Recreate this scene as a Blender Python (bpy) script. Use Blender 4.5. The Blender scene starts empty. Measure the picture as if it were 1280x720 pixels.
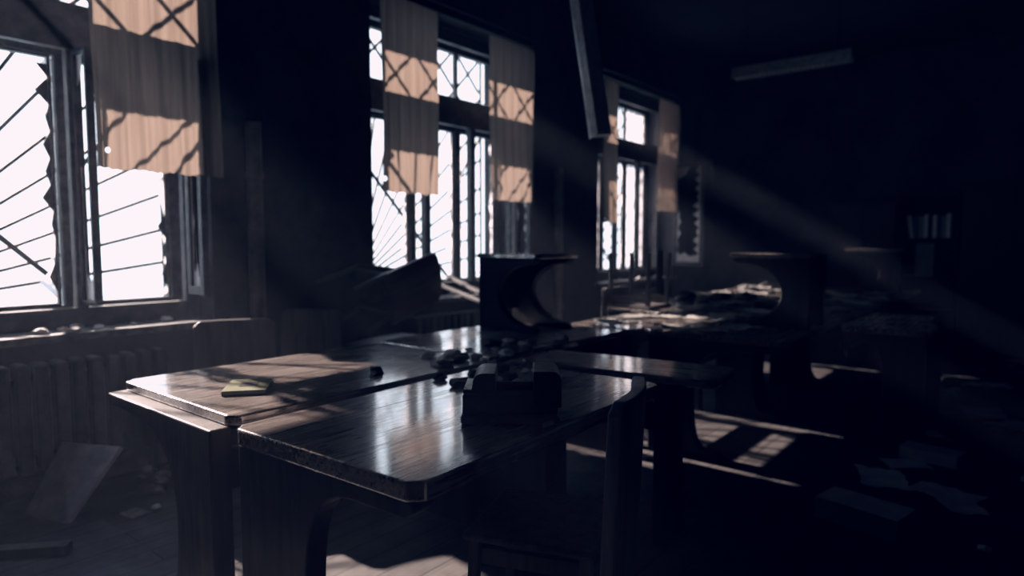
import bpy, bmesh, math, random
from mathutils import Vector, Matrix, Euler
random.seed(7)
scn = bpy.context.scene
C = scn.collection
PI = math.pi

# ------------------------------------------------------------------ materials
def new_mat(name):
    m = bpy.data.materials.new(name); m.use_nodes = True
    nt = m.node_tree
    for n in list(nt.nodes): nt.nodes.remove(n)
    out = nt.nodes.new('ShaderNodeOutputMaterial')
    return m, nt, out

def N(nt, typ, **kw):
    n = nt.nodes.new(typ)
    for k, v in kw.items():
        if k in n.inputs: n.inputs[k].default_value = v
        else: setattr(n, k, v)
    return n

def ramp(nt, stops):
    r = nt.nodes.new('ShaderNodeValToRGB'); cr = r.color_ramp
    while len(cr.elements) < len(stops): cr.elements.new(0.5)
    for e, (p, c) in zip(cr.elements, stops):
        e.position = p; e.color = (c[0], c[1], c[2], 1) if not isinstance(c, (int, float)) else (c, c, c, 1)
    return r

def coords(nt, scale, kind='Object', rot=(0,0,0)):
    tc = nt.nodes.new('ShaderNodeTexCoord'); mp = nt.nodes.new('ShaderNodeMapping')
    mp.inputs['Scale'].default_value = scale; mp.inputs['Rotation'].default_value = rot
    nt.links.new(tc.outputs[kind], mp.inputs['Vector'])
    return mp.outputs['Vector']

def wood(name, c1, c2, rough=(.25, .6), scale=(28, 1.6, 28), spec=.5, bump=.25, coat=0.0, wear=None):
    m, nt, out = new_mat(name); L = nt.links.new
    b = N(nt, 'ShaderNodeBsdfPrincipled'); L(b.outputs[0], out.inputs[0])
    v = coords(nt, scale)
    n1 = N(nt, 'ShaderNodeTexNoise', Scale=1.0, Detail=8, Roughness=.65, Distortion=.4); L(v, n1.inputs['Vector'])
    r1 = ramp(nt, [(.3, c1), (.7, c2)]); L(n1.outputs[0], r1.inputs[0])
    v2 = coords(nt, (scale[0]*2.2, scale[1]*1.7, scale[2]*2.2))
    n2 = N(nt, 'ShaderNodeTexNoise', Scale=1.0, Detail=6, Roughness=.7); L(v2, n2.inputs['Vector'])
    v3 = coords(nt, (3, 2, 3))
    n3 = N(nt, 'ShaderNodeTexNoise', Scale=1.3, Detail=5, Roughness=.6); L(v3, n3.inputs['Vector'])
    mix = N(nt, 'ShaderNodeMath', operation='MULTIPLY'); L(n2.outputs[0], mix.inputs[0]); L(n3.outputs[0], mix.inputs[1])
    rr = ramp(nt, [(.12, rough[0]), (.42, rough[1])]); L(mix.outputs[0], rr.inputs[0])
    L(rr.outputs[0], b.inputs['Roughness'])
    col = r1.outputs[0]
    if wear:
        rw = ramp(nt, [(.5, 0.0), (.62, 1.0)]); L(n3.outputs[0], rw.inputs[0])
        mx = N(nt, 'ShaderNodeMix', data_type='RGBA'); L(rw.outputs[0], mx.inputs['Factor'])
        L(col, mx.inputs['A']); mx.inputs['B'].default_value = (*wear, 1); col = mx.outputs['Result']
    L(col, b.inputs['Base Color'])
    if coat:
        v4 = coords(nt, (70, 2.2, 70)); n4 = N(nt, 'ShaderNodeTexNoise', Scale=1.0, Detail=7, Roughness=.72, Distortion=.5); L(v4, n4.inputs['Vector'])
        ad = N(nt, 'ShaderNodeMath', operation='MULTIPLY_ADD'); L(n3.outputs[0], ad.inputs[0]); ad.inputs[1].default_value = .35; L(n4.outputs[0], ad.inputs[2])
        cw = ramp(nt, [(.54, .3), (.66, 1.0)]); L(ad.outputs[0], cw.inputs[0])
    b.inputs['Specular IOR Level'].default_value = spec
    b.inputs['Coat Weight'].default_value = coat; b.inputs['Coat Roughness'].default_value = .1; b.inputs['Coat IOR'].default_value = 3.1
    if coat: L(cw.outputs[0], b.inputs['Coat Weight'])
    bp = N(nt, 'ShaderNodeBump', Strength=bump, Distance=.004); L(n2.outputs[0], bp.inputs['Height']); L(bp.outputs[0], b.inputs['Normal'])
    return m

def rough_mat(name, c1, c2, rough=.8, scale=4, detail=8, bump=.3, spec=.3, metal=0.0, dist=.01):
    m, nt, out = new_mat(name); L = nt.links.new
    b = N(nt, 'ShaderNodeBsdfPrincipled', Roughness=rough); L(b.outputs[0], out.inputs[0])
    v = coords(nt, (scale,)*3)
    n = N(nt, 'ShaderNodeTexNoise', Scale=1.0, Detail=detail, Roughness=.65); L(v, n.inputs['Vector'])
    r = ramp(nt, [(.35, c1), (.65, c2)]); L(n.outputs[0], r.inputs[0]); L(r.outputs[0], b.inputs['Base Color'])
    b.inputs['Specular IOR Level'].default_value = spec; b.inputs['Metallic'].default_value = metal
    if bump:
        bp = N(nt, 'ShaderNodeBump', Strength=bump, Distance=dist); L(n.outputs[0], bp.inputs['Height']); L(bp.outputs[0], b.inputs['Normal'])
    return m

def plaster(name):
    m, nt, out = new_mat(name); L = nt.links.new
    b = N(nt, 'ShaderNodeBsdfPrincipled', Roughness=.9); L(b.outputs[0], out.inputs[0])
    v = coords(nt, (1, 1, 1))
    n = N(nt, 'ShaderNodeTexNoise', Scale=1.6, Detail=10, Roughness=.7); L(v, n.inputs['Vector'])
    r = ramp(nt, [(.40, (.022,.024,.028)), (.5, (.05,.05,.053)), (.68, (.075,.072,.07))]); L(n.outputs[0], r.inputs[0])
    n2 = N(nt, 'ShaderNodeTexNoise', Scale=9, Detail=6); L(v, n2.inputs['Vector'])
    L(r.outputs[0], b.inputs['Base Color']); b.inputs['Specular IOR Level'].default_value = .25
    bp = N(nt, 'ShaderNodeBump', Strength=.35, Distance=.02); L(n2.outputs[0], bp.inputs['Height']); L(bp.outputs[0], b.inputs['Normal'])
    return m

def floor_mat(name):
    m, nt, out = new_mat(name); L = nt.links.new
    b = N(nt, 'ShaderNodeBsdfPrincipled'); L(b.outputs[0], out.inputs[0])
    v = coords(nt, (1, 1, 1), rot=(0, 0, PI/2))
    br = N(nt, 'ShaderNodeTexBrick', Scale=1.0); L(v, br.inputs['Vector'])
    br.inputs['Color1'].default_value = (.042, .038, .036, 1); br.inputs['Color2'].default_value = (.066, .058, .052, 1)
    br.inputs['Mortar'].default_value = (.008, .007, .006, 1); br.inputs['Mortar Size'].default_value = .004
    br.inputs['Brick Width'].default_value = 2.2; br.inputs['Row Height'].default_value = .13
    vs = coords(nt, (26, 1.5, 1))
    n = N(nt, 'ShaderNodeTexNoise', Scale=1.0, Detail=8, Roughness=.7); L(vs, n.inputs['Vector'])
    rg = ramp(nt, [(.3, .55), (.7, 1.25)]); L(n.outputs[0], rg.inputs[0])
    mx = N(nt, 'ShaderNodeMix', data_type='RGBA', blend_type='MULTIPLY'); mx.inputs['Factor'].default_value = 1
    L(br.outputs['Color'], mx.inputs['A']); L(rg.outputs[0], mx.inputs['B']); L(mx.outputs['Result'], b.inputs['Base Color'])
    v3 = coords(nt, (2, 2, 2)); n3 = N(nt, 'ShaderNodeTexNoise', Scale=1.2, Detail=6, Roughness=.7); L(v3, n3.inputs['Vector'])
    rr = ramp(nt, [(.35, .38), (.6, .75)]); L(n3.outputs[0], rr.inputs[0]); L(rr.outputs[0], b.inputs['Roughness'])
    bp = N(nt, 'ShaderNodeBump', Strength=.25, Distance=.006); L(n.outputs[0], bp.inputs['Height']); L(bp.outputs[0], b.inputs['Normal'])
    return m

def curtain_mat(name):
    m, nt, out = new_mat(name); L = nt.links.new
    d = N(nt, 'ShaderNodeBsdfDiffuse'); t = N(nt, 'ShaderNodeBsdfTranslucent'); tr = N(nt, 'ShaderNodeBsdfTransparent')
    v = coords(nt, (1, 40, .8)); n = N(nt, 'ShaderNodeTexNoise', Scale=1.0, Detail=5, Roughness=.6); L(v, n.inputs['Vector'])
    r = ramp(nt, [(.3, (.13, .10, .08)), (.7, (.19, .148, .12))]); L(n.outputs[0], r.inputs[0])
    L(r.outputs[0], d.inputs[0]); L(r.outputs[0], t.inputs[0])
    a = N(nt, 'ShaderNodeMixShader', Fac=.6); L(d.outputs[0], a.inputs[1]); L(t.outputs[0], a.inputs[2])
    # moth holes
    v2 = coords(nt, (1, 1, 1)); vo = N(nt, 'ShaderNodeTexVoronoi', Scale=9.0); L(v2, vo.inputs['Vector'])
    n2 = N(nt, 'ShaderNodeTexNoise', Scale=2.2, Detail=2); L(v2, n2.inputs['Vector'])
    th = ramp(nt, [(.5, 0.0), (.66, .26)]); L(n2.outputs[0], th.inputs[0])
    lt = N(nt, 'ShaderNodeMath', operation='LESS_THAN'); L(vo.outputs['Distance'], lt.inputs[0]); L(th.outputs[0], lt.inputs[1])
    mx = N(nt, 'ShaderNodeMixShader'); L(lt.outputs[0], mx.inputs[0]); L(a.outputs[0], mx.inputs[1]); L(tr.outputs[0], mx.inputs[2])
    L(mx.outputs[0], out.inputs[0])
    return m

def pane_mat(name, dirt=.45, tint=(.8, .78, .8)):
    m, nt, out = new_mat(name); L = nt.links.new
    tr = N(nt, 'ShaderNodeBsdfTransparent'); tl = N(nt, 'ShaderNodeBsdfTranslucent'); d = N(nt, 'ShaderNodeBsdfDiffuse')
    for q in (tl, d): q.inputs[0].default_value = (*tint, 1)
    a = N(nt, 'ShaderNodeMixShader', Fac=.7); L(d.outputs[0], a.inputs[1]); L(tl.outputs[0], a.inputs[2])
    v = coords(nt, (1, 3, 2)); n = N(nt, 'ShaderNodeTexNoise', Scale=2.5, Detail=7, Roughness=.7); L(v, n.inputs['Vector'])
    r = ramp(nt, [(.35, max(0, dirt-.25)), (.65, min(1, dirt+.25))]); L(n.outputs[0], r.inputs[0])
    mx = N(nt, 'ShaderNodeMixShader'); L(r.outputs[0], mx.inputs[0]); L(tr.outputs[0], mx.inputs[1]); L(a.outputs[0], mx.inputs[2])
    g = N(nt, 'ShaderNodeBsdfGlossy', Roughness=.08); mg = N(nt, 'ShaderNodeMixShader', Fac=.04)
    L(mx.outputs[0], mg.inputs[1]); L(g.outputs[0], mg.inputs[2]); L(mg.outputs[0], out.inputs[0])
    return m

def haze_mat(name, density):
    m, nt, out = new_mat(name)
    v = N(nt, 'ShaderNodeVolumeScatter', Density=density, Anisotropy=.35); v.inputs['Color'].default_value = (.93, .95, 1, 1)
    nt.links.new(v.outputs[0], out.inputs['Volume'])
    return m

M = dict(
    plaster=plaster('wall_plaster'),
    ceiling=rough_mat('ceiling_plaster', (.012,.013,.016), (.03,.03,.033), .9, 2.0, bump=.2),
    floor=floor_mat('floor_boards'),
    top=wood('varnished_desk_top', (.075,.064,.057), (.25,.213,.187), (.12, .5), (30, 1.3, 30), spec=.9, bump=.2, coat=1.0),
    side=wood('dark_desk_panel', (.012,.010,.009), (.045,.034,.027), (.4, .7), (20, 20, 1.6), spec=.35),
    chair=wood('dark_chair_wood', (.04,.036,.034), (.13,.115,.105), (.3, .6), (24, 24, 2), spec=.4, bump=.5),
    chair_lit=wood('lit_grey_chair_wood', (.10,.11,.12), (.30,.31,.32), (.3, .6), (24, 24, 2), spec=.5, bump=.6),  # greyish chair wood with extra light put into its colour for the backrest
    grey=wood('weathered_board', (.10,.10,.10), (.24,.235,.23), (.5, .8), (14, 2, 14), spec=.3),
    pale=rough_mat('pale_board', (.6,.61,.66), (.9,.9,.95), .7, 7, bump=.2, dist=.003),
    frame=rough_mat('window_paint', (.025,.026,.028), (.085,.083,.08), .6, 14, bump=.3, dist=.004),
    sash=rough_mat('sash_paint', (.05,.05,.05), (.16,.155,.15), .55, 18, bump=.3, dist=.004),
    iron=rough_mat('rusty_iron', (.02,.014,.012), (.06,.04,.034), .6, 20, bump=.2, metal=.3, dist=.002),
    pipe=rough_mat('pipe_paint', (.14,.15,.16), (.3,.3,.3), .42, 9, bump=.2, spec=.5, dist=.002),
    radiator=rough_mat('radiator_paint', (.016,.017,.02), (.04,.04,.042), .5, 12, bump=.2, dist=.003),
    curtain=curtain_mat('curtain_cloth'),
    pane=pane_mat('dirty_glass', .5),
    shard=pane_mat('frosted_shard', .85, (.95,.93,.95)),
    paper=rough_mat('old_paper', (.17,.165,.155), (.32,.31,.29), .85, 10, bump=.25, dist=.003),
    chunk=rough_mat('plaster_chunk', (.55,.54,.54), (.85,.84,.83), .9, 18, bump=.4, dist=.006),
    dark=rough_mat('dark_litter', (.02,.02,.02), (.06,.055,.05), .7, 14, bump=.4, dist=.006),
    cover=rough_mat('book_cover', (.035,.04,.045), (.08,.085,.09), .5, 12, bump=.1),
    cover2=rough_mat('book_cover_pale', (.45,.46,.48), (.7,.7,.72), .5, 12, bump=.1),
    green=rough_mat('green_book_cover', (.09,.10,.05), (.15,.155,.085), .45, 12, bump=.1),
    ink=rough_mat('dark_label', (.01,.01,.01), (.02,.02,.02), .5, 12, bump=0),
    lamp=rough_mat('lamp_enamel', (.3,.31,.33), (.55,.55,.55), .4, 14, bump=.1, dist=.002),
    tube=rough_mat('lamp_tube', (.4,.4,.42), (.55,.55,.55), .3, 5, bump=0),
    vise=wood('dark_vise_wood', (.018,.015,.013), (.07,.055,.045), (.3, .6), (22, 22, 22), spec=.45, bump=.5),
    ground=rough_mat('yard_ground', (.5,.5,.5), (.7,.7,.7), .9, 1, bump=0),
    haze=haze_mat('dust_haze_volume', .0075),
)

# ------------------------------------------------------------------ mesh helpers
class MB:
    def __init__(s): s.v = []; s.f = []
    def add(s, vs, fs, mat=None):
        b = len(s.v)
        for p in vs: s.v.append(tuple(mat @ Vector(p)) if mat is not None else tuple(p))
        for f in fs: s.f.append(tuple(b + i for i in f))
        return s
    def box(s, x0, x1, y0, y1, z0, z1, mat=None):
        vs = [(x0,y0,z0),(x1,y0,z0),(x1,y1,z0),(x0,y1,z0),(x0,y0,z1),(x1,y0,z1),(x1,y1,z1),(x0,y1,z1)]
        return s.add(vs, [(0,3,2,1),(4,5,6,7),(0,1,5,4),(1,2,6,5),(2,3,7,6),(3,0,4,7)], mat)
    def prism(s, poly, a, b, plane='xz', mat=None):
        """extrude a 2D outline along the third axis from a to b"""
        n = len(poly)
        def P(u, v, w):
            return {'xz': (u, w, v), 'xy': (u, v, w), 'yz': (w, u, v)}[plane]
        vs = [P(u, v, a) for u, v in poly] + [P(u, v, b) for u, v in poly]
        fs = [tuple(range(n))[::-1], tuple(range(n, 2*n))] + [(i, (i+1) % n, n+(i+1) % n, n+i) for i in range(n)]
        return s.add(vs, fs, mat)
    def tube(s, pts, r, n=8, mat=None):
        pts = [Vector(p) for p in pts]; rs = r if isinstance(r, (list, tuple)) else [r]*len(pts)
        vs = []; fs = []
        for i, p in enumerate(pts):
            d = (pts[min(i+1, len(pts)-1)] - pts[max(i-1, 0)]).normalized()
            a = d.orthogonal().normalized() if i == 0 else (a - d*a.dot(d)).normalized()
            c = d.cross(a)
            for k in range(n):
                t = 2*PI*k/n; vs.append(tuple(p + (a*math.cos(t) + c*math.sin(t))*rs[i]))
        for i in range(len(pts)-1):
            for k in range(n): fs.append((i*n+k, i*n+(k+1) % n, (i+1)*n+(k+1) % n, (i+1)*n+k))
        fs.append(tuple(range(n))[::-1]); fs.append(tuple((len(pts)-1)*n+k for k in range(n)))
        return s.add(vs, fs, mat)
    def build(s, name, m, parent=None, bevel=0, smooth=False, loc=None, seg=2, world=False):
        me = bpy.data.meshes.new(name); me.from_pydata(s.v, [], s.f)
        bm = bmesh.new(); bm.from_mesh(me); bmesh.ops.recalc_face_normals(bm, faces=bm.faces); bm.to_mesh(me); bm.free()
        me.materials.append(M[m] if isinstance(m, str) else m)
        if smooth:
            for p in me.polygons: p.use_smooth = True
        o = bpy.data.objects.new(name, me); C.objects.link(o)
        if parent is not None: o.parent = parent
        if loc is not None: o.location = loc
        if bevel:
            md = o.modifiers.new('bevel', 'BEVEL'); md.width = bevel; md.segments = seg; md.limit_method = 'ANGLE'; md.angle_limit = .6
            md.harden_normals = False
        return o

def tag(o, label=None, cat=None, group=None, kind=None):
    if label: o['label'] = label
    if cat: o['category'] = cat
    if group: o['group'] = group
    if kind: o['kind'] = kind
    return o

def empty(name, label, cat, loc=(0,0,0), rot=(0,0,0), group=None):
    o = bpy.data.objects.new(name, None); C.objects.link(o)
    o.location = loc; o.rotation_euler = rot; o.empty_display_size = .1
    return tag(o, label, cat, group)

def copy_tree(src, parent=None):
    c = src.copy(); C.objects.link(c)
    if parent is not None: c.parent = parent
    for ch in list(src.children): copy_tree(ch, c)
    return c

def place(src, used, label, loc, rot=(0,0,0), group=None):
    """first call moves the prototype itself, later ones copy it with its parts"""
    o = src if not used else copy_tree(src)
    o.location = loc; o.rotation_euler = rot; tag(o, label, None, group)
    used.append(o)
    return o

# ------------------------------------------------------------------ room dimensions (metres; X from the window wall, Y along it)
XW = -3.97; XR = 2.7; Y0 = -1.7; Y1 = 9.8; ZC = 3.75; TH = .62
WIN = [(-.05, 1.95), (3.2, 5.18), (6.45, 8.42)]      # window openings along Y
ZS, ZT = .82, 3.2                                    # sill and head

fl = MB().box(XW-TH, XR+.2, Y0-.2, Y1+.2, -.12, 0).build('floor', 'floor'); tag(fl, 'dark worn plank floor strewn with litter', 'floor', kind='structure')
ce = MB().box(XW-TH, XR+.2, Y0-.2, Y1+.2, ZC, ZC+.15).build('ceiling', 'ceiling'); tag(ce, 'dark plaster ceiling', 'ceiling', kind='structure')
w = MB()
w.box(XW-TH, XW, Y0-.2, Y1+.2, 0, ZS-.04); w.box(XW-TH, XW, Y0-.2, Y1+.2, ZT, ZC)
ys = [Y0-.2] + [v for a in WIN for v in a] + [Y1+.2]
for a, b in zip(ys[0::2], ys[1::2]): w.box(XW-TH, XW, a, b, ZS-.04, ZT)
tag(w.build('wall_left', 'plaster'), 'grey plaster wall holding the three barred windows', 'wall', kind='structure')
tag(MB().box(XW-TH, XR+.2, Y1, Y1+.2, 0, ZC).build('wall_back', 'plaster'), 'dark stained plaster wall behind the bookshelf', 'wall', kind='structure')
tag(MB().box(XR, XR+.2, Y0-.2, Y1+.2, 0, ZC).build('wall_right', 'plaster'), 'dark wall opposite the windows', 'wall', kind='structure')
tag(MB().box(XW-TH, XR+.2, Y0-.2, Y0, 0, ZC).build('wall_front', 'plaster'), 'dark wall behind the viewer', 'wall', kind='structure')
tag(MB().box(XW, XW+.018, Y0, Y1, 0, .11).build('baseboard_left', 'frame'), 'dark baseboard along the window wall', 'baseboard', kind='structure')

# ------------------------------------------------------------------ windows
def jag(base, span, depth, n, seed):
    """jagged broken-glass outline points: list of (u, w) along span"""
    r = random.Random(seed); out = []
    for i in range(n+1):
        u = span[0] + (span[1]-span[0])*i/n
        out.append((u, base + depth*(r.random()**1.7) * (1 if i % 2 else .25)))
    return out

def glass_edge(mb, x, y, z0, z1, dirn, depth, n, seed):
    """broken glass left along a vertical stile at y"""
    pts = jag(0, (z0, z1), depth, n, seed)
    poly = [(y, z0)] + [(y + dirn*w_, u) for u, w_ in pts] + [(y, z1)]
    mb.prism(poly, x-.002, x+.002, 'yz')

def glass_bottom(mb, x, z, y0, y1, depth, n, seed):
    pts = jag(0, (y0, y1), depth, n, seed)
    poly = [(y0, z)] + [(u, z + w_) for u, w_ in pts] + [(y1, z)]
    mb.prism(poly, x-.002, x+.002, 'yz')

def make_frame_layer(xc, d, ya, yb, m1, m2, post):
    f = MB()
    x0, x1 = xc-d/2, xc+d/2
    f.box(x0, x1, ya, ya+.075, ZS, ZT-.02); f.box(x0, x1, yb-.075, yb, ZS, ZT-.02)
    f.box(x0, x1, ya+.075, yb-.075, ZS, ZS+.11); f.box(x0, x1, ya+.075, yb-.075, ZT-.13, ZT-.02)
    f.box(x0, x1, ya+.075, yb-.075, 2.35, 2.60)
    for m in (m1, m2): f.box(x0-.004, x1+.004, m-post/2, m+post/2, ZS+.11, 2.35)
    return f

LAB_W = ['large window nearest the camera at the left edge of the room', 'middle window with a tan curtain on each side', 'farthest window with an open broken casement on its right']
for i, (ya, yb) in enumerate(WIN):
    m1, m2 = ya+.77, ya+1.355
    W = empty('window_%d' % (i+1), LAB_W[i], 'window', (XW-.33, (ya+yb)/2, ZS)); tag(W, kind='structure')
    inv = Matrix.Translation(-Vector(W.location))
    def part(mb, name, mat, bevel=0, parent=W):
        mb.v = [tuple(inv @ Vector(p)) for p in mb.v]
        return mb.build(name, mat, parent, bevel)
    part(make_frame_layer(-4.20, .06, ya, yb, m1, m2, .06), 'inner_frame', 'frame', .005)
    part(make_frame_layer(-4.40, .06, ya, yb, m1, m2, .055), 'outer_frame', 'frame', .005)
    part(MB().box(XW-TH, XW+.05, ya-.04, yb+.04, ZS-.04, ZS), 'window_sill', 'sash', .006)
    for side, yy in ((-1, ya), (1, yb)):            # thin sash stiles inside the lights
        pass
    # sash frames (lower casements), thin
    for k, (p, q) in enumerate([(ya+.075, m1-.04), (m1+.04, m2-.04), (m2+.04, yb-.075)]):
        s = MB(); t = .016
        s.box(-4.425, -4.385, p, p+t, ZS+.11, 2.35); s.box(-4.425, -4.385, q-t, q, ZS+.11, 2.35)
        s.box(-4.425, -4.385, p+t, q-t, ZS+.11, ZS+.11+t); s.box(-4.425, -4.385, p+t, q-t, 2.35-t, 2.35)
        so = part(s, 'casement_sash', 'sash', .003)
        g = MB()
        sd = i*50+k*7
        glass_edge(g, -4.405, p+t, ZS+.15, 2.34, 1, .07, 16, sd); glass_edge(g, -4.405, q-t, ZS+.15, 2.34, -1, .09, 14, sd+1)
        glass_bottom(g, -4.405, ZS+.142, p+t+.005, q-t-.005, .06, 9, sd+2)
        if i == 2 and k == 2:
            g = MB(); g.box(-4.407, -4.403, p+t, q-t, ZS+.14, 2.35)
        if i == 0 and k > 0:
            gd = MB(); glass_edge(gd, -4.40, q-t, ZS+.2, 2.30, -1, .075 if k == 1 else .05, 17, sd+5)
            part(gd, 'dirty_glass_remnant', 'frame', 0, so)
        part(g, 'broken_glass' if not (i == 2 and k == 2) else 'glass_pane', 'pane' if (i == 2 and k == 2) else 'shard', 0, so)
    # vertical glazing bar in the top light, and its remaining glass
    tb = MB(); tb.box(-4.42, -4.38, m2-.02, m2+.02, 2.53, ZT-.13)
    part(tb, 'glazing_bar', 'sash', .003)
    if i == 2:
        part(MB().box(-4.407, -4.403, m2+.02, yb-.08, 2.54, ZT-.14), 'glass_pane', 'pane')

# inner casements swung open into the room
def open_casement(name, wd, z0, z1, seed, broken, t=.055):
    e = bpy.data.objects.new(name, None); C.objects.link(e)
    f = MB(); f.box(0, wd, -.02, .02, z0, z0+t); f.box(0, wd, -.02, .02, z1-t, z1); f.box(0, t, -.02, .02, z0+t, z1-t); f.box(wd-t, wd, -.02, .02, z0+t, z1-t)
    f.build('sash_frame', 'frame', e, .004)
    g = MB(); r = random.Random(seed)
    def chip(poly): g.prism(poly, -.002, .002, 'xz')
    a, b, lo, hi = t, wd-t, z0+t, z1-t; W_ = b-a
    n = 22
    right = [(b - W_*(broken*(.25+.75*r.random()) if k % 2 else .04), lo + (hi-lo)*k/n) for k in range(n+1)]
    chip([(b, lo)] + right + [(b, hi)])
    bot = [(a + W_*k/9, lo + .05 + .09*r.random()) for k in range(10)]
    chip([(a, lo)] + bot + [(b, lo)])
    left = [(a + W_*(.22*r.random() if k % 2 else .03), lo + (hi-lo)*.55*k/9) for k in range(10)]
    chip([(a, lo)] + left)
    chip([(a, hi), (a, hi-.16), (a+W_*.35, hi-.10), (a+W_*.5, hi)])
    g.build('broken_glass', 'shard', e)
    return e
for wi, (hx, hy, ang, wd) in ((0, (-4.16, 1.90, -4, .25)), (1, (-4.16, 5.13, -4, .25)), (2, (-3.96, 8.405, -5, .46))):
    cs = open_casement('open_casement', wd, .97, 2.36, 31+wi, .34)
    Wn = bpy.data.objects['window_%d' % (wi+1)]
    cs.parent = Wn; cs.location = Vector((hx, hy, 0)) - Wn.location; cs.rotation_euler = (0, 0, math.radians(ang))

vc = open_casement('ajar_casement', .19, .95, 2.34, 77, .05, t=.026)
Wn = bpy.data.objects['window_1']; vc.parent = Wn; vc.location = Vector((-4.165, 1.315, 0)) - Wn.location; vc.rotation_euler = (0, 0, math.radians(2))

# security grilles outside: a rising-sun fan of rods with a diamond lattice above
LAB_G = ['iron grille with sun-ray bars outside the nearest window', 'iron grille with sun-ray bars outside the middle window', 'iron grille with sun-ray bars outside the farthest window']
for i, (ya, yb) in enumerate(WIN):
    G = empty('window_grille', LAB_G[i], 'window grille', (-4.63, (ya+yb)/2, ZS), group='sun-ray grilles outside the windows')
    yc = (ya+yb)/2; x = 0.0; r = .0115
    b = MB(); hw = (yb-ya)/2-.01
    for (p, q) in (((-hw, .03), (hw, .03)), ((-hw, 2.36), (hw, 2.36)), ((-hw, .03), (-hw, 2.36)), ((hw, .03), (hw, 2.36)), ((-hw, 1.62), (hw, 1.62))):
        b.box(-.01, .01, min(p[0], q[0])-.01, max(p[0], q[0])+.01, min(p[1], q[1])-.01, max(p[1], q[1])+.01)
    b.build('border_frame', 'iron', G)
    fan = MB(); cy, cz = -hw+.30, .10
    for k in range(1, 24):
        a = math.radians(k*7.2 + 1)
        dy, dz = math.cos(a), math.sin(a); tmax = 9
        if dy > 0: tmax = min(tmax, (hw-cy)/dy)
        if dy < 0: tmax = min(tmax, (-hw-cy)/dy)
        tmax = min(tmax, (1.62-cz)/dz)
        fan.tube([(x, cy+.12*dy, cz+.12*dz), (x, cy+tmax*dy, cz+tmax*dz)], r, 6)
    fan.tube([(x, cy+.13*math.cos(t*PI/12), cz+.13*math.sin(t*PI/12)) for t in range(13)], r*1.3, 6)
    fan.build('sun_rays', 'iron', G)
    lat = MB(); st = .40
    for k in range(-4, 9):
        for sg in (1, -1):
            y0_ = -hw + k*st; p = (y0_, 1.62) if sg == 1 else (y0_+.74, 1.62)
            q = (p[0]+sg*.74, 2.36)
            # clip to the frame
            pts = []
            for t in [j/20 for j in range(21)]:
                yy = p[0]+(q[0]-p[0])*t
                if -hw <= yy <= hw: pts.append((x+.004*sg, yy, p[1]+(q[1]-p[1])*t))
            if len(pts) > 1: lat.tube([pts[0], pts[-1]], r*1.2, 6)
    # two long crossing bars over the fan
    lat.tube([(x+.012, -hw, 1.60), (x+.012, hw*.55, .05)], r*1.5, 6)
    lat.tube([(x+.012, hw, 1.60), (x+.012, hw-.5, .9)], r*1.2, 6)
    lat.build('lattice_bars', 'iron', G)

# ------------------------------------------------------------------ curtains
CURT = [
    (1.30, 1.99, 1.69, 3.22, 'broad tan curtain hanging at the right of the nearest window', 1, 1.0),
    (3.24, 3.83, 1.68, 3.16, 'tan curtain hanging at the left of the middle window', 2, .8),
    (4.47, 5.15, 1.68, 3.14, 'tan curtain hanging at the right of the middle window', 3, .8),
    (6.42, 6.76, 1.52, 3.14, 'narrow gathered curtain at the left of the farthest window', 4, 1.4),
    (7.80, 8.42, 1.70, 3.14, 'tan curtain at the right of the farthest window', 5, 1.2),
    (-.12, .45, 1.68, 3.2, 'tan curtain at the far left edge by the nearest window', 6, 1.0)]
for (a, b, z0, z1, lab, sd, amp) in CURT[:5]:
    r = random.Random(sd); me = MB(); nu, nv = 60, 26; vs = []
    ph = r.random()*6
    for j in range(nv+1):
        for k in range(nu+1):
            u = k/nu; v = j/nv
            y = a + (b-a)*u + .012*math.sin(5*v+ph)*(1-v)
            xx = .55*amp*(.016*math.sin(u*34+ph+.6*math.sin(4*v)) + .010*math.sin(u*71+1.3*ph+v*2)) * (.5+.5*(1-v)+.2)
            z = z0 + (z1-z0)*v + (.004*math.sin(u*23+ph) + .003*math.sin(u*97) if j == 0 else 0)
            vs.append((xx, y-(a+b)/2, z-z0))
    fs = [(j*(nu+1)+k, j*(nu+1)+k+1, (j+1)*(nu+1)+k+1, (j+1)*(nu+1)+k) for j in range(nv) for k in range(nu)]
    me.add(vs, fs)
    o = me.build('curtain', 'curtain', smooth=True, loc=(XW+.075, (a+b)/2, z0)); tag(o, lab, 'curtain', 'tan curtains on the windows')
# curtain rods
for i, (ya, yb) in enumerate(WIN):
    lab = ['curtain rod above the nearest window', 'curtain rod above the middle window', 'curtain rod above the farthest window'][i]
    rd = MB().tube([(0, -1.05, 0), (0, 1.05, 0)], .012, 8)
    for s_ in (-.95, .95): rd.box(-.075, .012, s_-.012, s_+.012, -.012, .012)
    tag(rd.build('curtain_rod', 'iron', loc=(XW+.075, (ya+yb)/2, 3.245)), 'thin dark ' + lab, 'curtain rod', 'curtain rods')

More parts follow.
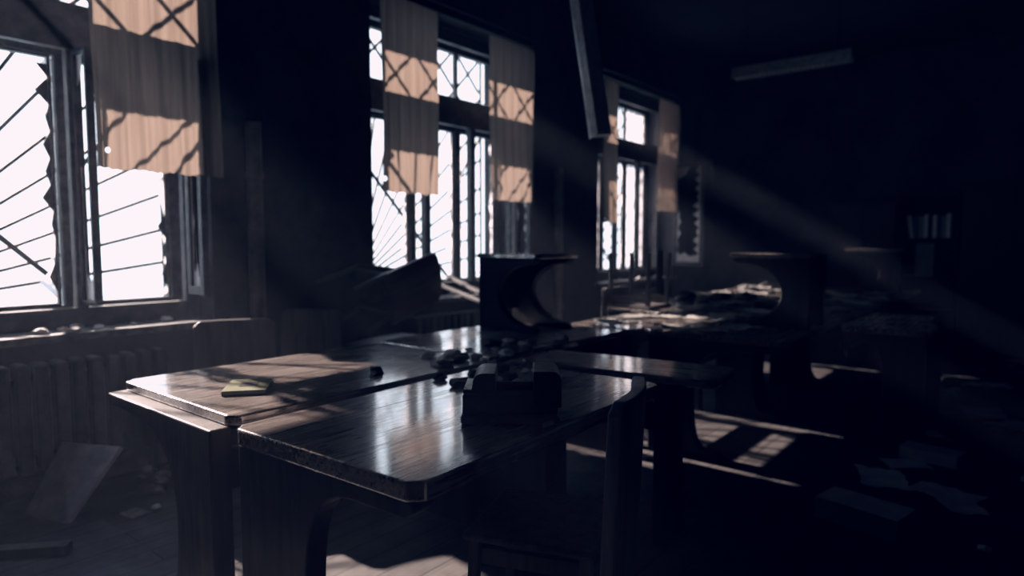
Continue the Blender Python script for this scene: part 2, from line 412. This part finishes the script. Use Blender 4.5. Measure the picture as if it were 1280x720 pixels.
# ------------------------------------------------------------------ heating: risers and radiators
for yy, lab in ((2.2, 'vertical heating pipe between the nearest and middle windows'), (5.55, 'vertical heating pipe right of the middle window')):
    p = MB().tube([(0,0,0),(0,0,ZC-1.7)], .05, 14)
    p.tube([(0,0,.6),(0,0,.64)], .06, 14).tube([(0,0,1.7),(0,0,1.74)], .058, 14)
    for zz in (.5, 1.9): p.box(-.07, 0, -.015, .015, zz-.015, zz+.015)
    tag(p.build('heating_pipe', 'pipe', smooth=False, loc=(XW+.075, yy, 0)), 'pale ' + lab, 'pipe', 'heating pipes')
LAB_R = ['ribbed radiator under the nearest window', 'ribbed radiator under the middle window', 'ribbed radiator under the farthest window']
for i, yc in enumerate((.92, 4.15, 7.4)):
    R = empty('radiator', 'dark cast-iron ' + LAB_R[i], 'radiator', (XW+.11, yc, 0), group='radiators under the windows')
    s = MB(); n = 17; pit = .08
    for k in range(n):
        y = (k-(n-1)/2)*pit
        s.box(-.07, .07, y-.03, y+.03, .16, .70)
    s.build('ribs', 'radiator', R, .018)
    t = MB(); L_ = n*pit/2
    t.tube([(0,-L_-.05,.22),(0,L_+.02,.22)], .022, 10).tube([(0,-L_-.05,.64),(0,L_+.02,.64)], .022, 10)
    t.build('feed_pipe', 'radiator', R)
    for s_ in (-.6, .6):
        MB().box(-.04, .04, s_-.015, s_+.015, 0, .17).build('foot', 'radiator', R)

# ------------------------------------------------------------------ desks with C-shaped end panels
def c_profile(W_, H_, c, t, n=22, ex=.9, foot=1.0):
    """C outline in XZ, column at x=0..c, flanges out to x=W_"""
    wf = c + (W_-c)*foot; pts = [(0, 0), (wf, 0), (wf, t*.55)]
    for k in range(n+1):
        a = -PI/2 + PI*k/n
        u = math.sin(a); cs_ = max(0, math.cos(a))
        x = c + (W_-.03-c)*(1-cs_**ex)*(foot if u < 0 else 1); z = H_/2 + (H_/2-t)*u
        pts.append((x, z))
    pts += [(W_, H_-t*.55), (W_, H_)] + [(0, H_)]
    return pts

def make_desk(name, label, wd, ln, mirror, ztop=.75, top_t=.035, col=.30, overhang=.05, sx=None, ex=.34, group='workshop desks in rows'):
    D = empty(name, label, 'desk', group=group)
    ch = .035
    o = [(-wd/2+ch, 0), (wd/2-ch, 0), (wd/2, ch), (wd/2, ln-ch), (wd/2-ch, ln), (-wd/2+ch, ln), (-wd/2, ln-ch), (-wd/2, ch)]
    MB().prism(o, ztop-top_t, ztop, 'xy').build('tabletop', 'top', D, .007)
    prof = c_profile(wd-.04, ztop-top_t, col, .045, ex=ex, foot=.35)
    prof = [((x - (wd-.04)/2)*(1 if mirror else -1), z) for x, z in prof]
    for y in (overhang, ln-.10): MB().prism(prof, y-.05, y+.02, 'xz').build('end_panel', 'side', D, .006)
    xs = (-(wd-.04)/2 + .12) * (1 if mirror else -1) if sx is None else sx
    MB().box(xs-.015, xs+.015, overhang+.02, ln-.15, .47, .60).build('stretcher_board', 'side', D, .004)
    return D

used_1, used_a, used_b, used_c, used_n = [], [], [], [], []
D1 = make_desk('school_desk', 'x', .86, 1.26, False, overhang=-.01, col=.25, ex=.5)
DA = make_desk('school_desk', 'x', .86, 1.26, False, overhang=.06, col=.30)
DC = make_desk('school_desk', 'x', .50, 1.05, False, overhang=.06, col=.22, sx=-.20)
DM = make_desk('school_desk', 'x', .86, 1.26, True, overhang=.06, col=.28)
DB = make_desk('school_desk', 'x', .78, 1.33, True, top_t=.05, overhang=.06, col=.32)
place(D1, used_1, 'worn varnished desk at the left front with a small book on it', (-2.38, 1.0, 0))
place(DA, used_a, 'second desk from the front in the window row, carrying the nearest C-sided bench', (-2.41, 2.31, 0))
place(DC, used_c, 'third desk of the window row, a narrow one just behind the C-sided bench', (-2.20, 3.61, 0))
for y, lab in ((4.70, 'fourth desk of the window row, carrying an upturned chair'),
               (6.02, 'fifth desk of the window row, beside the farthest window'),
               (7.34, 'last desk of the window row, by the back wall')):
    place(DA, used_a, lab, (-2.39, y, 0))
place(DB, used_b, 'nearest desk in the foreground, holding the vise', (-1.46, .96, 0), (0, 0, math.radians(2)))
for y, lab in ((3.68, 'paper-strewn desk on the right of the second group with a bench stacked on it'),
               (4.97, 'littered desk behind the paper-strewn one in the right row'),
               (6.26, 'littered desk third in the far right row'),
               (7.55, 'rearmost desk of the right row, carrying a stacked bench')):
    place(DM, used_n, lab, (-1.48, y, 0))
place(DC, used_c, 'dark narrow desk standing apart to the right of the paper-strewn desk', (-.75, 4.62, 0))
# narrow table standing crosswise beyond the foreground desk
DN = make_desk('narrow_table', 'narrow dark table standing crosswise behind the foreground desk', .36, .92, True, ztop=.745, col=.2, overhang=.24, group=None)
DN['category'] = 'table'
DN.location = (-1.0, 2.66, 0); DN.rotation_euler = (0, 0, math.radians(97))

# ------------------------------------------------------------------ C-sided benches stacked on desks
def make_bench():
    B = empty('bench', 'x', 'bench', group='C-sided benches stacked on desks')
    MB().box(0, .50, 0, .42, .445, .475).build('seat', 'top', B, .006)
    pr = c_profile(.48, .445, .17, .035)
    pr = [(x+.01, z) for x, z in pr]
    for y in (.035, .355): MB().prism(pr, y-.025, y+.025, 'xz').build('end_panel', 'side', B, .005)
    MB().box(.03, .06, .06, .33, .1, .4).build('back_board', 'side', B, .004)
    return B
BN = make_bench(); ub = []
place(BN, ub, 'dark C-sided bench standing on the second window-row desk', (-2.83, 3.12, .75), (0, 0, math.radians(-4)))
place(BN, ub, 'dark C-sided bench opening left on the paper-strewn desk', (-1.08, 4.62, .75), (0, 0, PI))
place(BN, ub, 'far C-sided bench on the rearmost right desk before the bookshelf', (-1.11, 7.99, .75), (0, 0, PI))
# ------------------------------------------------------------------ chairs
def make_chair(mt='chair', back=None):
    K = empty('wooden_chair', 'x', 'chair', group='wooden chairs')
    s = MB().prism([(-.2,-.19),(.19,-.2),(.2,-.17),(.2,.17),(.19,.2),(-.2,.19)], .43, .455, 'xy'); s.build('seat', mt, K, .01)
    bk = MB(); n = 12
    pro = []
    for k in range(n+1):
        a = k/n; y = -.2 + .4*a
        pro.append((y, .30))
    # a solid, slightly curved back panel with rounded top corners
    def bx_(y): return .205 + .03*(1-(y/.2)**2)
    vs = []; fs = []
    cols = 14
    for k in range(cols+1):
        y = -.205 + .41*k/cols; e = min(1, (.205-abs(y))/.03); top = .875 - .03*(1-math.sqrt(max(0, 1-(1-e)**2)))
        for xx in (0, .038):
            for z in (.30, .6, top): vs.append((bx_(y)+xx + (z-.3)*.04, y, z))
    for k in range(cols):
        a, b = k*6, (k+1)*6
        fs += [(a, b, b+1, a+1), (a+1, b+1, b+2, a+2), (a+3, a+4, b+4, b+3), (a+4, a+5, b+5, b+4), (a+2, b+2, b+5, a+5), (a, a+3, b+3, b)]
    e_ = cols*6
    fs += [(0, 1, 4, 3), (1, 2, 5, 4), (e_, e_+3, e_+4, e_+1), (e_+1, e_+4, e_+5, e_+2)]
    bk.add(vs, fs); bk.build('backrest', back or mt, K, .006)
    for sx, sy in ((-1,-1),(-1,1),(1,-1),(1,1)):
        x, y = sx*.165, sy*.165
        MB().add([(x-.017,y-.017,.43),(x+.017,y-.017,.43),(x+.017,y+.017,.43),(x-.017,y+.017,.43),
                  (x*1.1-.012,y*1.1-.012,0),(x*1.1+.012,y*1.1-.012,0),(x*1.1+.012,y*1.1+.012,0),(x*1.1-.012,y*1.1+.012,0)],
                 [(0,1,2,3),(7,6,5,4),(0,4,5,1),(1,5,6,2),(2,6,7,3),(3,7,4,0)]).build('leg', mt, K, .003)
    for y in (-.16, .16): MB().box(-.148,.148,y-.01,y+.01,.36,.41).build('apron', mt, K, .003)
    return K
KN = make_chair('chair', 'chair_lit'); KP = make_chair(); uk = []
def rot(*a): return tuple(math.radians(v) for v in a)
place(KN, [], 'wooden chair with a solid backrest pulled up beside the foreground desk', (-1.15, 1.58, 0), rot(0, 0, 20))
place(KP, uk, 'dark chair between the left front desk and the window wall', (-3.17, 1.66, 0), rot(0, 0, 152))
place(KP, uk, 'overturned chair lying on its side on top of the large crate by the wall', (-3.50, 2.52, .86), rot(-74, 6, 10))
uk[-1].scale = (.9, .9, .9)
place(KP, uk, 'dark chair standing between the second window-row desk and the pipe', (-3.42, 2.14, 0), rot(0, 0, 118)); uk[-1].scale = (1, 1, 1)
place(KP, uk, 'upturned chair with legs in the air on the fourth window-row desk', (-2.625, 4.94, 1.206), rot(180, 0, 180)); uk[-1].scale = (1, 1, 1)

cr = empty('wooden_crate', 'large dark crate under the overturned chair, between the desks and the middle window', 'crate', (-3.42, 2.95, 0), rot(0, 0, 8))
for y in (-.33, .33): MB().box(-.26, .26, y-.01, y+.01, 0, .6).build('side_panel', 'chair', cr, .002)
for x in (-.25, .25): MB().box(x-.01, x+.01, -.32, .32, 0, .6).build('end_panel', 'chair', cr, .002)
MB().box(-.26, .26, -.34, .34, .6, .615).build('lid', 'chair', cr, .002)
# loose boards in the heap
def board(label, loc, rt_, sx, sy, sz, mat='grey', name='loose_board', cat='board', group=None):
    o = MB().box(-sx/2, sx/2, -sy/2, sy/2, -sz/2, sz/2).build(name, mat, bevel=.003); o.location = loc; o.rotation_euler = rot(*rt_)
    return tag(o, label, cat, group)
board('pale slat leaning down from the window sill onto the chair heap', (-3.42, 3.52, .93), (0, 12, -8), .95, .05, .02)
board('pale slat crossing the chair heap under the middle window', (-3.45, 3.78, .92), (0, 12, -16), .9, .045, .02)
q = [(-3.43, .97, 0), (-3.70, .87, 0), (-3.76, 1.05, .30), (-3.46, 1.21, .30)]
qn = Vector((.02, .25, -.26)).normalized()*.022
pb = MB().add(q + [tuple(Vector(p_) + qn) for p_ in q[:]], [(0,1,2,3),(7,6,5,4),(0,4,5,1),(1,5,6,2),(2,6,7,3),(3,7,4,0)])
pb = pb.build('loose_board', 'pale', bevel=.002); tag(pb, 'pale square board propped slanting on the floor by the window wall', 'board')
for v_ in pb.data.vertices: v_.co.z = max(v_.co.z, 0)
board('dark batten lying on the floor at the left edge', (-3.27, .69, .021), (0, 0, -41), .06, .50, .04, 'chair')
board('broken pointed board standing up behind the upturned chair', (-2.62, 5.3, .99), (5, 0, 30), .06, .03, .48, 'chair')

# ------------------------------------------------------------------ vise on the foreground desk
V = empty('bench_vise', 'dark wooden vise block with two raised jaws on the foreground desk', 'vise', (-1.285, 1.575, .75), rot(0, 0, 38))
v = MB().box(-.15, .15, -.115, .115, 0, .028); v.build('base', 'vise', V, .008)
v = MB().box(-.145, .145, -.10, .10, .028, .088); v.build('body', 'vise', V, .006)
# left jaw with a curved shoulder
pf = [(-.145, .088), (-.045, .088), (-.045, .150), (-.085, .150)] + [(-.085-.03*math.sin(a*PI/12), .15-.03*(1-math.cos(a*PI/12))) for a in range(1, 7)] + [(-.118, .1), (-.145, .1)]
MB().prism(pf, -.085, .085, 'xz').build('jaw', 'vise', V, .003)
pf = [(.07, .05), (.155, .05), (.155, .135), (.148, .15), (.135, .16), (.07, .16)]
MB().prism(pf, -.105, .06, 'xz').build('jaw', 'vise', V, .003)
MB().tube([(-.05, -.03, .1), (.08, -.03, .1)], .014, 10).build('screw', 'iron', V)
MB().tube([(.10, -.15, .009), (.185, -.03, .009)], .007, 8).build('lever', 'pipe', V)

# ------------------------------------------------------------------ small book on left desk
def make_book(w_, l_, h_, cov, name='book'):
    B = bpy.data.objects.new(name, None); C.objects.link(B)
    MB().box(-w_/2, w_/2, -l_/2, l_/2, h_-.003, h_).box(-w_/2, w_/2, -l_/2, l_/2, 0, .003).box(-w_/2-.002, -w_/2+.002, -l_/2, l_/2, 0, h_).build('cover', cov, B, .001)
    MB().box(-w_/2+.003, w_/2-.004, -l_/2+.004, l_/2-.004, .003, h_-.003).build('pages', 'paper', B)
    return B
bk = make_book(.15, .21, .018, 'green'); bk.location = (-2.275, 1.24, .75); bk.rotation_euler = rot(0, 0, 52)
tag(bk, 'thin greenish book with a dark cover label on the left front desk', 'book')
MB().box(-.03, .03, -.035, .035, .0181, .0195).build('cover_label', 'ink', bk)
# floor books / boxes
for (w_, l_, h_, cov, loc, rz, lab) in (
        (.20, .36, .10, 'cover2', (-.58, 3.29, 0), 78, 'thick pale book lying on the dark floor at the lower right'),
        (.16, .30, .07, 'cover2', (-.45, 4.52, 0), 80, 'pale thick book farther back on the floor at the right'),
        (.16, .24, .03, 'cover', (-.02, 3.7, 0), 20, 'flat dark book on the floor near the right edge'),
        ):
    b = make_book(w_, l_, h_, cov); b.location = loc; b.rotation_euler = rot(0, 0, rz); tag(b, lab, 'book', 'books on the floor')

# ------------------------------------------------------------------ bookshelf, cabinets at the back wall
S = empty('bookshelf', 'dark open bookshelf with a row of upright books by the back wall', 'bookshelf', (-1.09, 9.62, 0))
MB().box(-.31, -.285, -.17, .17, 0, 1.90).build('side_panel', 'side', S, .002); MB().box(.285, .31, -.17, .17, 0, 1.90).build('side_panel', 'side', S, .002)
MB().box(-.285, .285, .155, .17, 0, 1.90).build('back_panel', 'side', S)
for z in (.06, .45, .86, 1.33, 1.885): MB().box(-.285, .285, -.165, .155, z-.012, z+.012).build('shelf', 'side', S, .002)
x = -.19; k = 0
r = random.Random(3)
bw = [.045, .04, .05, .035, .045, .04, .05, .038, .042]
for k, t in enumerate(bw):
    b = make_book(.17, t, .26+.05*r.random(), 'cover2' if k % 3 else 'cover')
    # standing upright: spine to the room
    h_ = .26+.04*r.random()
    for c_ in list(b.children): bpy.data.objects.remove(c_)
    MB().box(-t/2, t/2, -.085, -.082, 0, h_).box(-t/2, -t/2+.002, -.085, .085, 0, h_).box(t/2-.002, t/2, -.085, .085, 0, h_).build('cover', ('cover2', 'cover', 'paper', 'cover2', 'dark')[k % 5], b)
    MB().box(-t/2+.002, t/2-.002, -.08, .08, .004, h_-.006).build('pages', 'paper', b)
    b.location = (-1.09 + x + t/2, 9.56, 1.346); b.rotation_euler = (0, -.16 if k == 0 else 0, 0)
    x += t + .004
    tag(b, 'upright book in the row on the bookshelf by the back wall', 'book', 'books standing on the bookshelf')
board('grey board standing in the lower part of the bookshelf', (-1.12, 9.53, 1.08), (-6, 0, 0), .2, .015, .40, 'grey', 'leaning_board')
def cabinet(name, label, xc, wd, ht, dp=.42):
    K = empty(name, label, 'cabinet', (xc, Y1-dp/2-.02, 0))
    MB().box(-wd/2, wd/2, -dp/2+.02, dp/2, 0, ht).build('carcass', 'side', K, .004)
    for s_ in (-1, 1):
        d = MB().box(min(0, s_*(wd/2-.01))+.003, max(0, s_*(wd/2-.01))-.003, -dp/2, -dp/2+.018, .08, ht-.03).build('door', 'side', K, .003)
        MB().box(s_*.04-.01, s_*.04+.01, -dp/2-.025, -dp/2, ht*.5, ht*.5+.12).build('handle', 'iron', d, .002)
    return K
cabinet('cabinet', 'low dark cabinet left of the bookshelf by the back wall', -1.80, .76, 1.80)
cabinet('cabinet', 'taller dark cabinet right of the bookshelf', -.26, .95, 2.0)
cabinet('cabinet', 'tallest dark wardrobe cabinet at the right of the back wall', .75, .95, 2.6)

# ------------------------------------------------------------------ lamps
def make_lamp():
    P_ = empty('pendant_lamp', 'x', 'lamp', group='louvred strip lamps')
    MB().prism([(-.09, -.055), (.09, -.055), (.07, .055), (-.07, .055)], -.575, .575, 'yz', Matrix.Rotation(0, 4, 'X')).build('housing', 'lamp', P_, .004)
    lv = MB()
    for k in range(24):
        x = -.55 + 1.1*k/23; lv.box(x-.003, x+.003, -.075, .075, -.095, -.056)
    lv.box(-.575, .575, -.092, -.086, -.1, -.05).box(-.575, .575, .086, .092, -.1, -.05)
    lv.build('louvre', 'lamp', P_)
    return P_
# housing profile is (y,z) extruded along x
LP = make_lamp(); ul = []
place(LP, ul, 'louvred strip lamp hanging level near the back of the room', (-2.06, 7.0, 3.10), (0, 0, 0))
place(LP, ul, 'louvred strip lamp hanging at the right edge by the ceiling', (.42, 7.0, 3.10), (0, 0, 0))
place(LP, ul, 'strip lamp dangling on end between the middle and farthest windows', (-2.50, 3.95, 2.60), (math.radians(35), math.radians(80), math.radians(0)))
for o in ul: o.scale = (1, .74, .74)
for o in ul[:2]:
    for s_ in (-.45, .45): MB().tube([(s_, 0, .055), (s_, 0, (ZC-3.10)/.74)], .005, 6).build('suspension_cord', 'iron', o)
hang = MB().tube([(-2.62, 3.95, 3.16), (-2.63, 3.95, ZC)], .005, 6).build('hanging_cord', 'iron'); tag(hang, 'thin cord holding up the dangling strip lamp', 'cord')

# ------------------------------------------------------------------ litter
def paper_mesh(sx, sy, seed, torn=False):
    r = random.Random(seed); n = 6; mb = MB(); vs = []
    for j in range(n+1):
        for k in range(n+1):
            u, v_ = k/n-.5, j/n-.5
            e = .0 if not torn else .14*(r.random()-.5)*(1 if (k in (0, n) or j in (0, n)) else 0)
            z = .004 + .012*(abs(u)**2*4)*r.random() + .007*r.random()
            vs.append(((u*(1+e))*sx, (v_*(1+e))*sy, z))
    mb.add(vs, [(j*(n+1)+k, j*(n+1)+k+1, (j+1)*(n+1)+k+1, (j+1)*(n+1)+k) for j in range(n) for k in range(n)])
    return mb
def chunk_mesh(rad, seed):
    r = random.Random(seed); bm = bmesh.new(); bmesh.ops.create_icosphere(bm, subdivisions=2, radius=rad)
    for v_ in bm.verts:
        q = .65+.6*r.random(); v_.co = Vector((v_.co.x*q*1.2, v_.co.y*q, max(-rad*.35, v_.co.z*q*.55)))
    for v_ in bm.verts: v_.co.z += rad*.35
    mb = MB(); mb.v = [tuple(v_.co) for v_ in bm.verts]; mb.f = [tuple(x.index for x in f.verts) for f in bm.faces]; bm.free()
    return mb
papers = [paper_mesh(.21, .29, s, s > 2).build('paper_sheet', 'paper') for s in range(6)]
pale_papers = [paper_mesh(.21, .29, 20+s, True).build('paper_sheet', 'pale') for s in range(4)]
chunks = [chunk_mesh(.035, 40+s).build('plaster_chunk', 'chunk') for s in range(5)]
rags = [chunk_mesh(.06, 90+s).build('rubble_lump', 'dark') for s in range(4)]
used_p = set()
def scatter(src, cat, label, group, pts):
    for k, (x, y, z, s, a) in enumerate(pts):
        z += .004*(k % 7) if cat == 'paper' else .001
        fresh = [c_ for c_ in src if c_.name not in used_p]
        o = fresh[0] if fresh else random.choice(src)
        if o.name in used_p: o2 = o.copy(); C.objects.link(o2)
        else: o2 = o; used_p.add(o.name)
        o2.location = (x, y, z); o2.scale = (s, s, s); o2.rotation_euler = (0, 0, a)
        tag(o2, label, cat, group)
rnd = random.Random(11)
KEEP = [(-1.62, -1.02, 4.1, 4.7), (-1.65, -1.05, 7.5, 8.05), (-2.9, -2.3, 3.0, 3.62), (-2.95, -2.35, 4.65, 5.4)]
OCC = []
def rect(n, x0, x1, y0, y1, z, s0, s1, rad=.05):
    out = []; tries = 0
    while len(out) < n and tries < 4000:
        tries += 1
        p = (rnd.uniform(x0, x1), rnd.uniform(y0, y1), z, rnd.uniform(s0, s1), rnd.uniform(0, 6.28))
        if z > .7 and any(a-.1 < p[0] < b+.1 and c-.1 < p[1] < d_+.1 for a, b, c, d_ in KEEP): continue
        if z < .1 and any(a < p[0] < b and c < p[1] < d_ for a, b, c, d_ in [(-.85, -.3, 3.0, 3.6), (-.7, -.2, 4.3, 4.75), (-.75, -.1, 3.7, 4.45), (-.2, .2, 3.45, 3.95)]): continue
        if any(abs(q[2]-z) < .1 and math.hypot(p[0]-q[0], p[1]-q[1]) < rad*p[3]+q[3] for q in OCC): continue
        out.append(p); OCC.append((p[0], p[1], z, rad*p[3]))
    return out
T = .75
scatter(papers, 'paper', 'loose paper on the paper-strewn desk under the stacked bench', 'papers on the paper-strewn desk', rect(13, -1.85, -1.3, 3.8, 4.85, T, .7, 1.05, .125))
scatter(papers, 'paper', 'loose paper on the narrow third window-row desk', 'papers on the third window-row desk', rect(5, -2.3, -2.08, 3.75, 4.5, T, .6, 1.0, .125))
scatter(papers, 'paper', 'loose paper on the fourth window-row desk', 'papers on the fourth window-row desk', rect(8, -2.2, -2.1, 4.85, 5.9, T, .6, 1.0, .125))
scatter(papers, 'paper', 'loose paper on the far right-row desks', 'papers on the far right-row desks', rect(14, -1.85, -1.15, 5.0, 7.4, T, .6, 1.1, .125))
scatter(papers, 'paper', 'loose paper on the far window-row desks', 'papers on the far window-row desks', rect(12, -2.75, -2.05, 6.2, 8.5, T, .6, 1.1, .125))
scatter(chunks, 'debris', 'small plaster crumb on the second window-row desk', 'plaster crumbs on the second window-row desk', rect(14, -2.25, -1.98, 1.95, 3.0, T, .5, 1.2))
scatter(chunks, 'debris', 'small plaster crumb on the foreground desk', 'plaster crumbs on the foreground desk', rect(10, -1.8, -1.45, 1.85, 2.2, T, .35, .8))
scatter(rags, 'debris', 'dark lump of rubble at the seam of the front desks', 'dark rubble on the front desks', [(-2.0,2.0,T,.6,.3),(-2.06,2.15,T,.7,1.2),(-1.83,1.80,T,.45,2),(-1.75,1.92,T,.7,3),(-1.7,1.78,T,.6,.8),(-1.62,1.98,T,.5,1.9),(-2.13,1.72,T,.6,2.8),(-1.78,2.08,T,.8,.4),(-2.2,2.55,T,.7,1.1)])
scatter(rags, 'debris', 'dark lump of rubble on the far desks', 'dark rubble on the far desks', rect(12, -2.68, -2.1, 4.9, 8.3, T, .6, 1.4, .075) + rect(6, -1.8, -1.2, 5.0, 7.4, T, .6, 1.3, .075))
for i, (yc, n, lab) in enumerate(((1.0, 16, 'white plaster crumb on the nearest window sill'), (4.0, 16, 'white plaster crumb on the middle window sill'), (7.4, 9, 'white plaster crumb on the farthest window sill'))):
    scatter(chunks, 'debris', lab, 'plaster crumbs on the %s window sill' % ('nearest', 'middle', 'farthest')[i], rect(n, -4.2, -3.95, yc-.85, yc+.85, ZS, .4, 1.0))
scatter(chunks, 'debris', 'white plaster flake on the floor by the window wall', 'plaster flakes on the floor by the window wall', [(-3.86,1.50,0,1.0,.2),(-3.78,1.42,0,.6,1),(-3.7,1.5,0,1.2,2),(-3.62,1.46,0,1.0,.5),(-3.5,1.40,0,.8,.4),(-3.84,1.6,0,.7,2),(-3.3,1.3,0,.6,0),(-3.25,1.45,0,.9,1.4),(-3.45,1.5,0,.5,2.2)])
scatter(papers, 'paper', 'crumpled paper on the floor by the window wall', 'papers on the floor by the window wall', [(-3.58,1.36,.002,.55,.7),(-3.3,1.2,.002,.4,1.7)])
scatter(pale_papers, 'paper', 'loose paper on the dark floor at the right', 'papers on the floor at the right', [(-.62,3.98,0,1.1,.3),(-.33,3.92,.0,1.0,1.2),(-.55,4.3,.0,.8,2.1),(-.28,5.95,0,1.2,.2),(-.02,5.6,0,1.3,.9),(-.25,3.75,0,.8,.5),(-.1,8.6,0,1.2,.9),(-.3,7.2,0,1.1,1.9),(.1,6.6,0,1.0,2.5),(-.6,6.6,0,.9,.2)])
scatter(chunks, 'debris', 'plaster crumb on the dark floor at the right', 'plaster crumbs on the floor at the right', rect(22, -.75, .5, 3.2, 8.5, 0, .5, 1.5))
mug = MB().tube([(0,0,0),(0,0,.09)], [.03,.036], 14).build('tin_cup', 'paper', loc=(-.62, 6.05, .43)) if False else None

# ------------------------------------------------------------------ outside ground, haze, light
hz = MB().box(XW-TH-.06, XR+.1, Y0-.1, Y1+.1, -.06, ZC+.07).build('dust_haze', 'haze'); tag(hz, 'thin dusty haze filling the room and showing slanting light shafts', 'haze', kind='stuff')

sun = bpy.data.lights.new('sun_light', 'SUN'); sun.energy = 21; sun.angle = math.radians(.9); sun.color = (1, .86, .76)
so = bpy.data.objects.new('sun_light', sun); C.objects.link(so)
d = Vector((1, 0, -.58)).normalized(); so.rotation_euler = d.to_track_quat('-Z', 'Y').to_euler(); so.location = (-9, 4, 6)
wd = bpy.data.worlds.new('sky'); scn.world = wd; wd.use_nodes = True
nt = wd.node_tree; bg = nt.nodes['Background']; bg.inputs[0].default_value = (.74, .90, 1.0, 1); bg.inputs[1].default_value = 2.6
for (ya, yb) in WIN:
    pl = bpy.data.lights.new('sky_portal', 'AREA'); pl.shape = 'RECTANGLE'; pl.size = 2.0; pl.size_y = 2.4; pl.cycles.is_portal = True
    po = bpy.data.objects.new('sky_portal', pl); C.objects.link(po); po.location = (XW-TH-.02, (ya+yb)/2, 2.0)
    po.rotation_euler = Vector((1, 0, 0)).to_track_quat('-Z', 'Z').to_euler()

# ------------------------------------------------------------------ camera
F = 812.0; yaw = math.atan(660/F); pit = math.atan(58/F)
cam = bpy.data.cameras.new('camera'); cam.sensor_width = 36; cam.lens = F/1280*36; cam.clip_start = .02
co = bpy.data.objects.new('camera', cam); C.objects.link(co); co.location = (0, 0, 1.30)
co.rotation_euler = (PI/2 - pit, 0, -yaw + 2*yaw)     # looking toward the window wall
cam.dof.use_dof = True; cam.dof.focus_distance = 1.85; cam.dof.aperture_fstop = 1.5
scn.camera = co
scn.view_settings.view_transform = 'Standard'; scn.view_settings.look = 'None'
scn.view_settings.exposure = 0
vs_ = scn.view_settings; vs_.use_curve_mapping = True
cm = vs_.curve_mapping; cm.black_level = (.0018, .0008, -.0046); cm.white_level = (1.0, 1.03, 1.0)
cm.extend = 'HORIZONTAL'
def set_curve(i, pts, last):
    c_ = cm.curves[i]
    for p_ in pts: c_.points.new(*p_)
    c_.points[len(c_.points)-1].location = (1, last)
    for p_ in c_.points: p_.handle_type = 'VECTOR'
set_curve(3, ((.006, .0035), (.03, .0225), (.10, .09), (.25, .25)), 1)
set_curve(0, ((.01, .0075), (.04, .034), (.15, .15), (.6, .6)), .975)
set_curve(1, ((.01, .0102), (.04, .0385), (.15, .15), (.6, .575)), .905)
set_curve(2, ((.01, .0135), (.04, .046), (.15, .158), (.6, .58)), .94)
cm.update()
scn.cycles.use_denoising = True
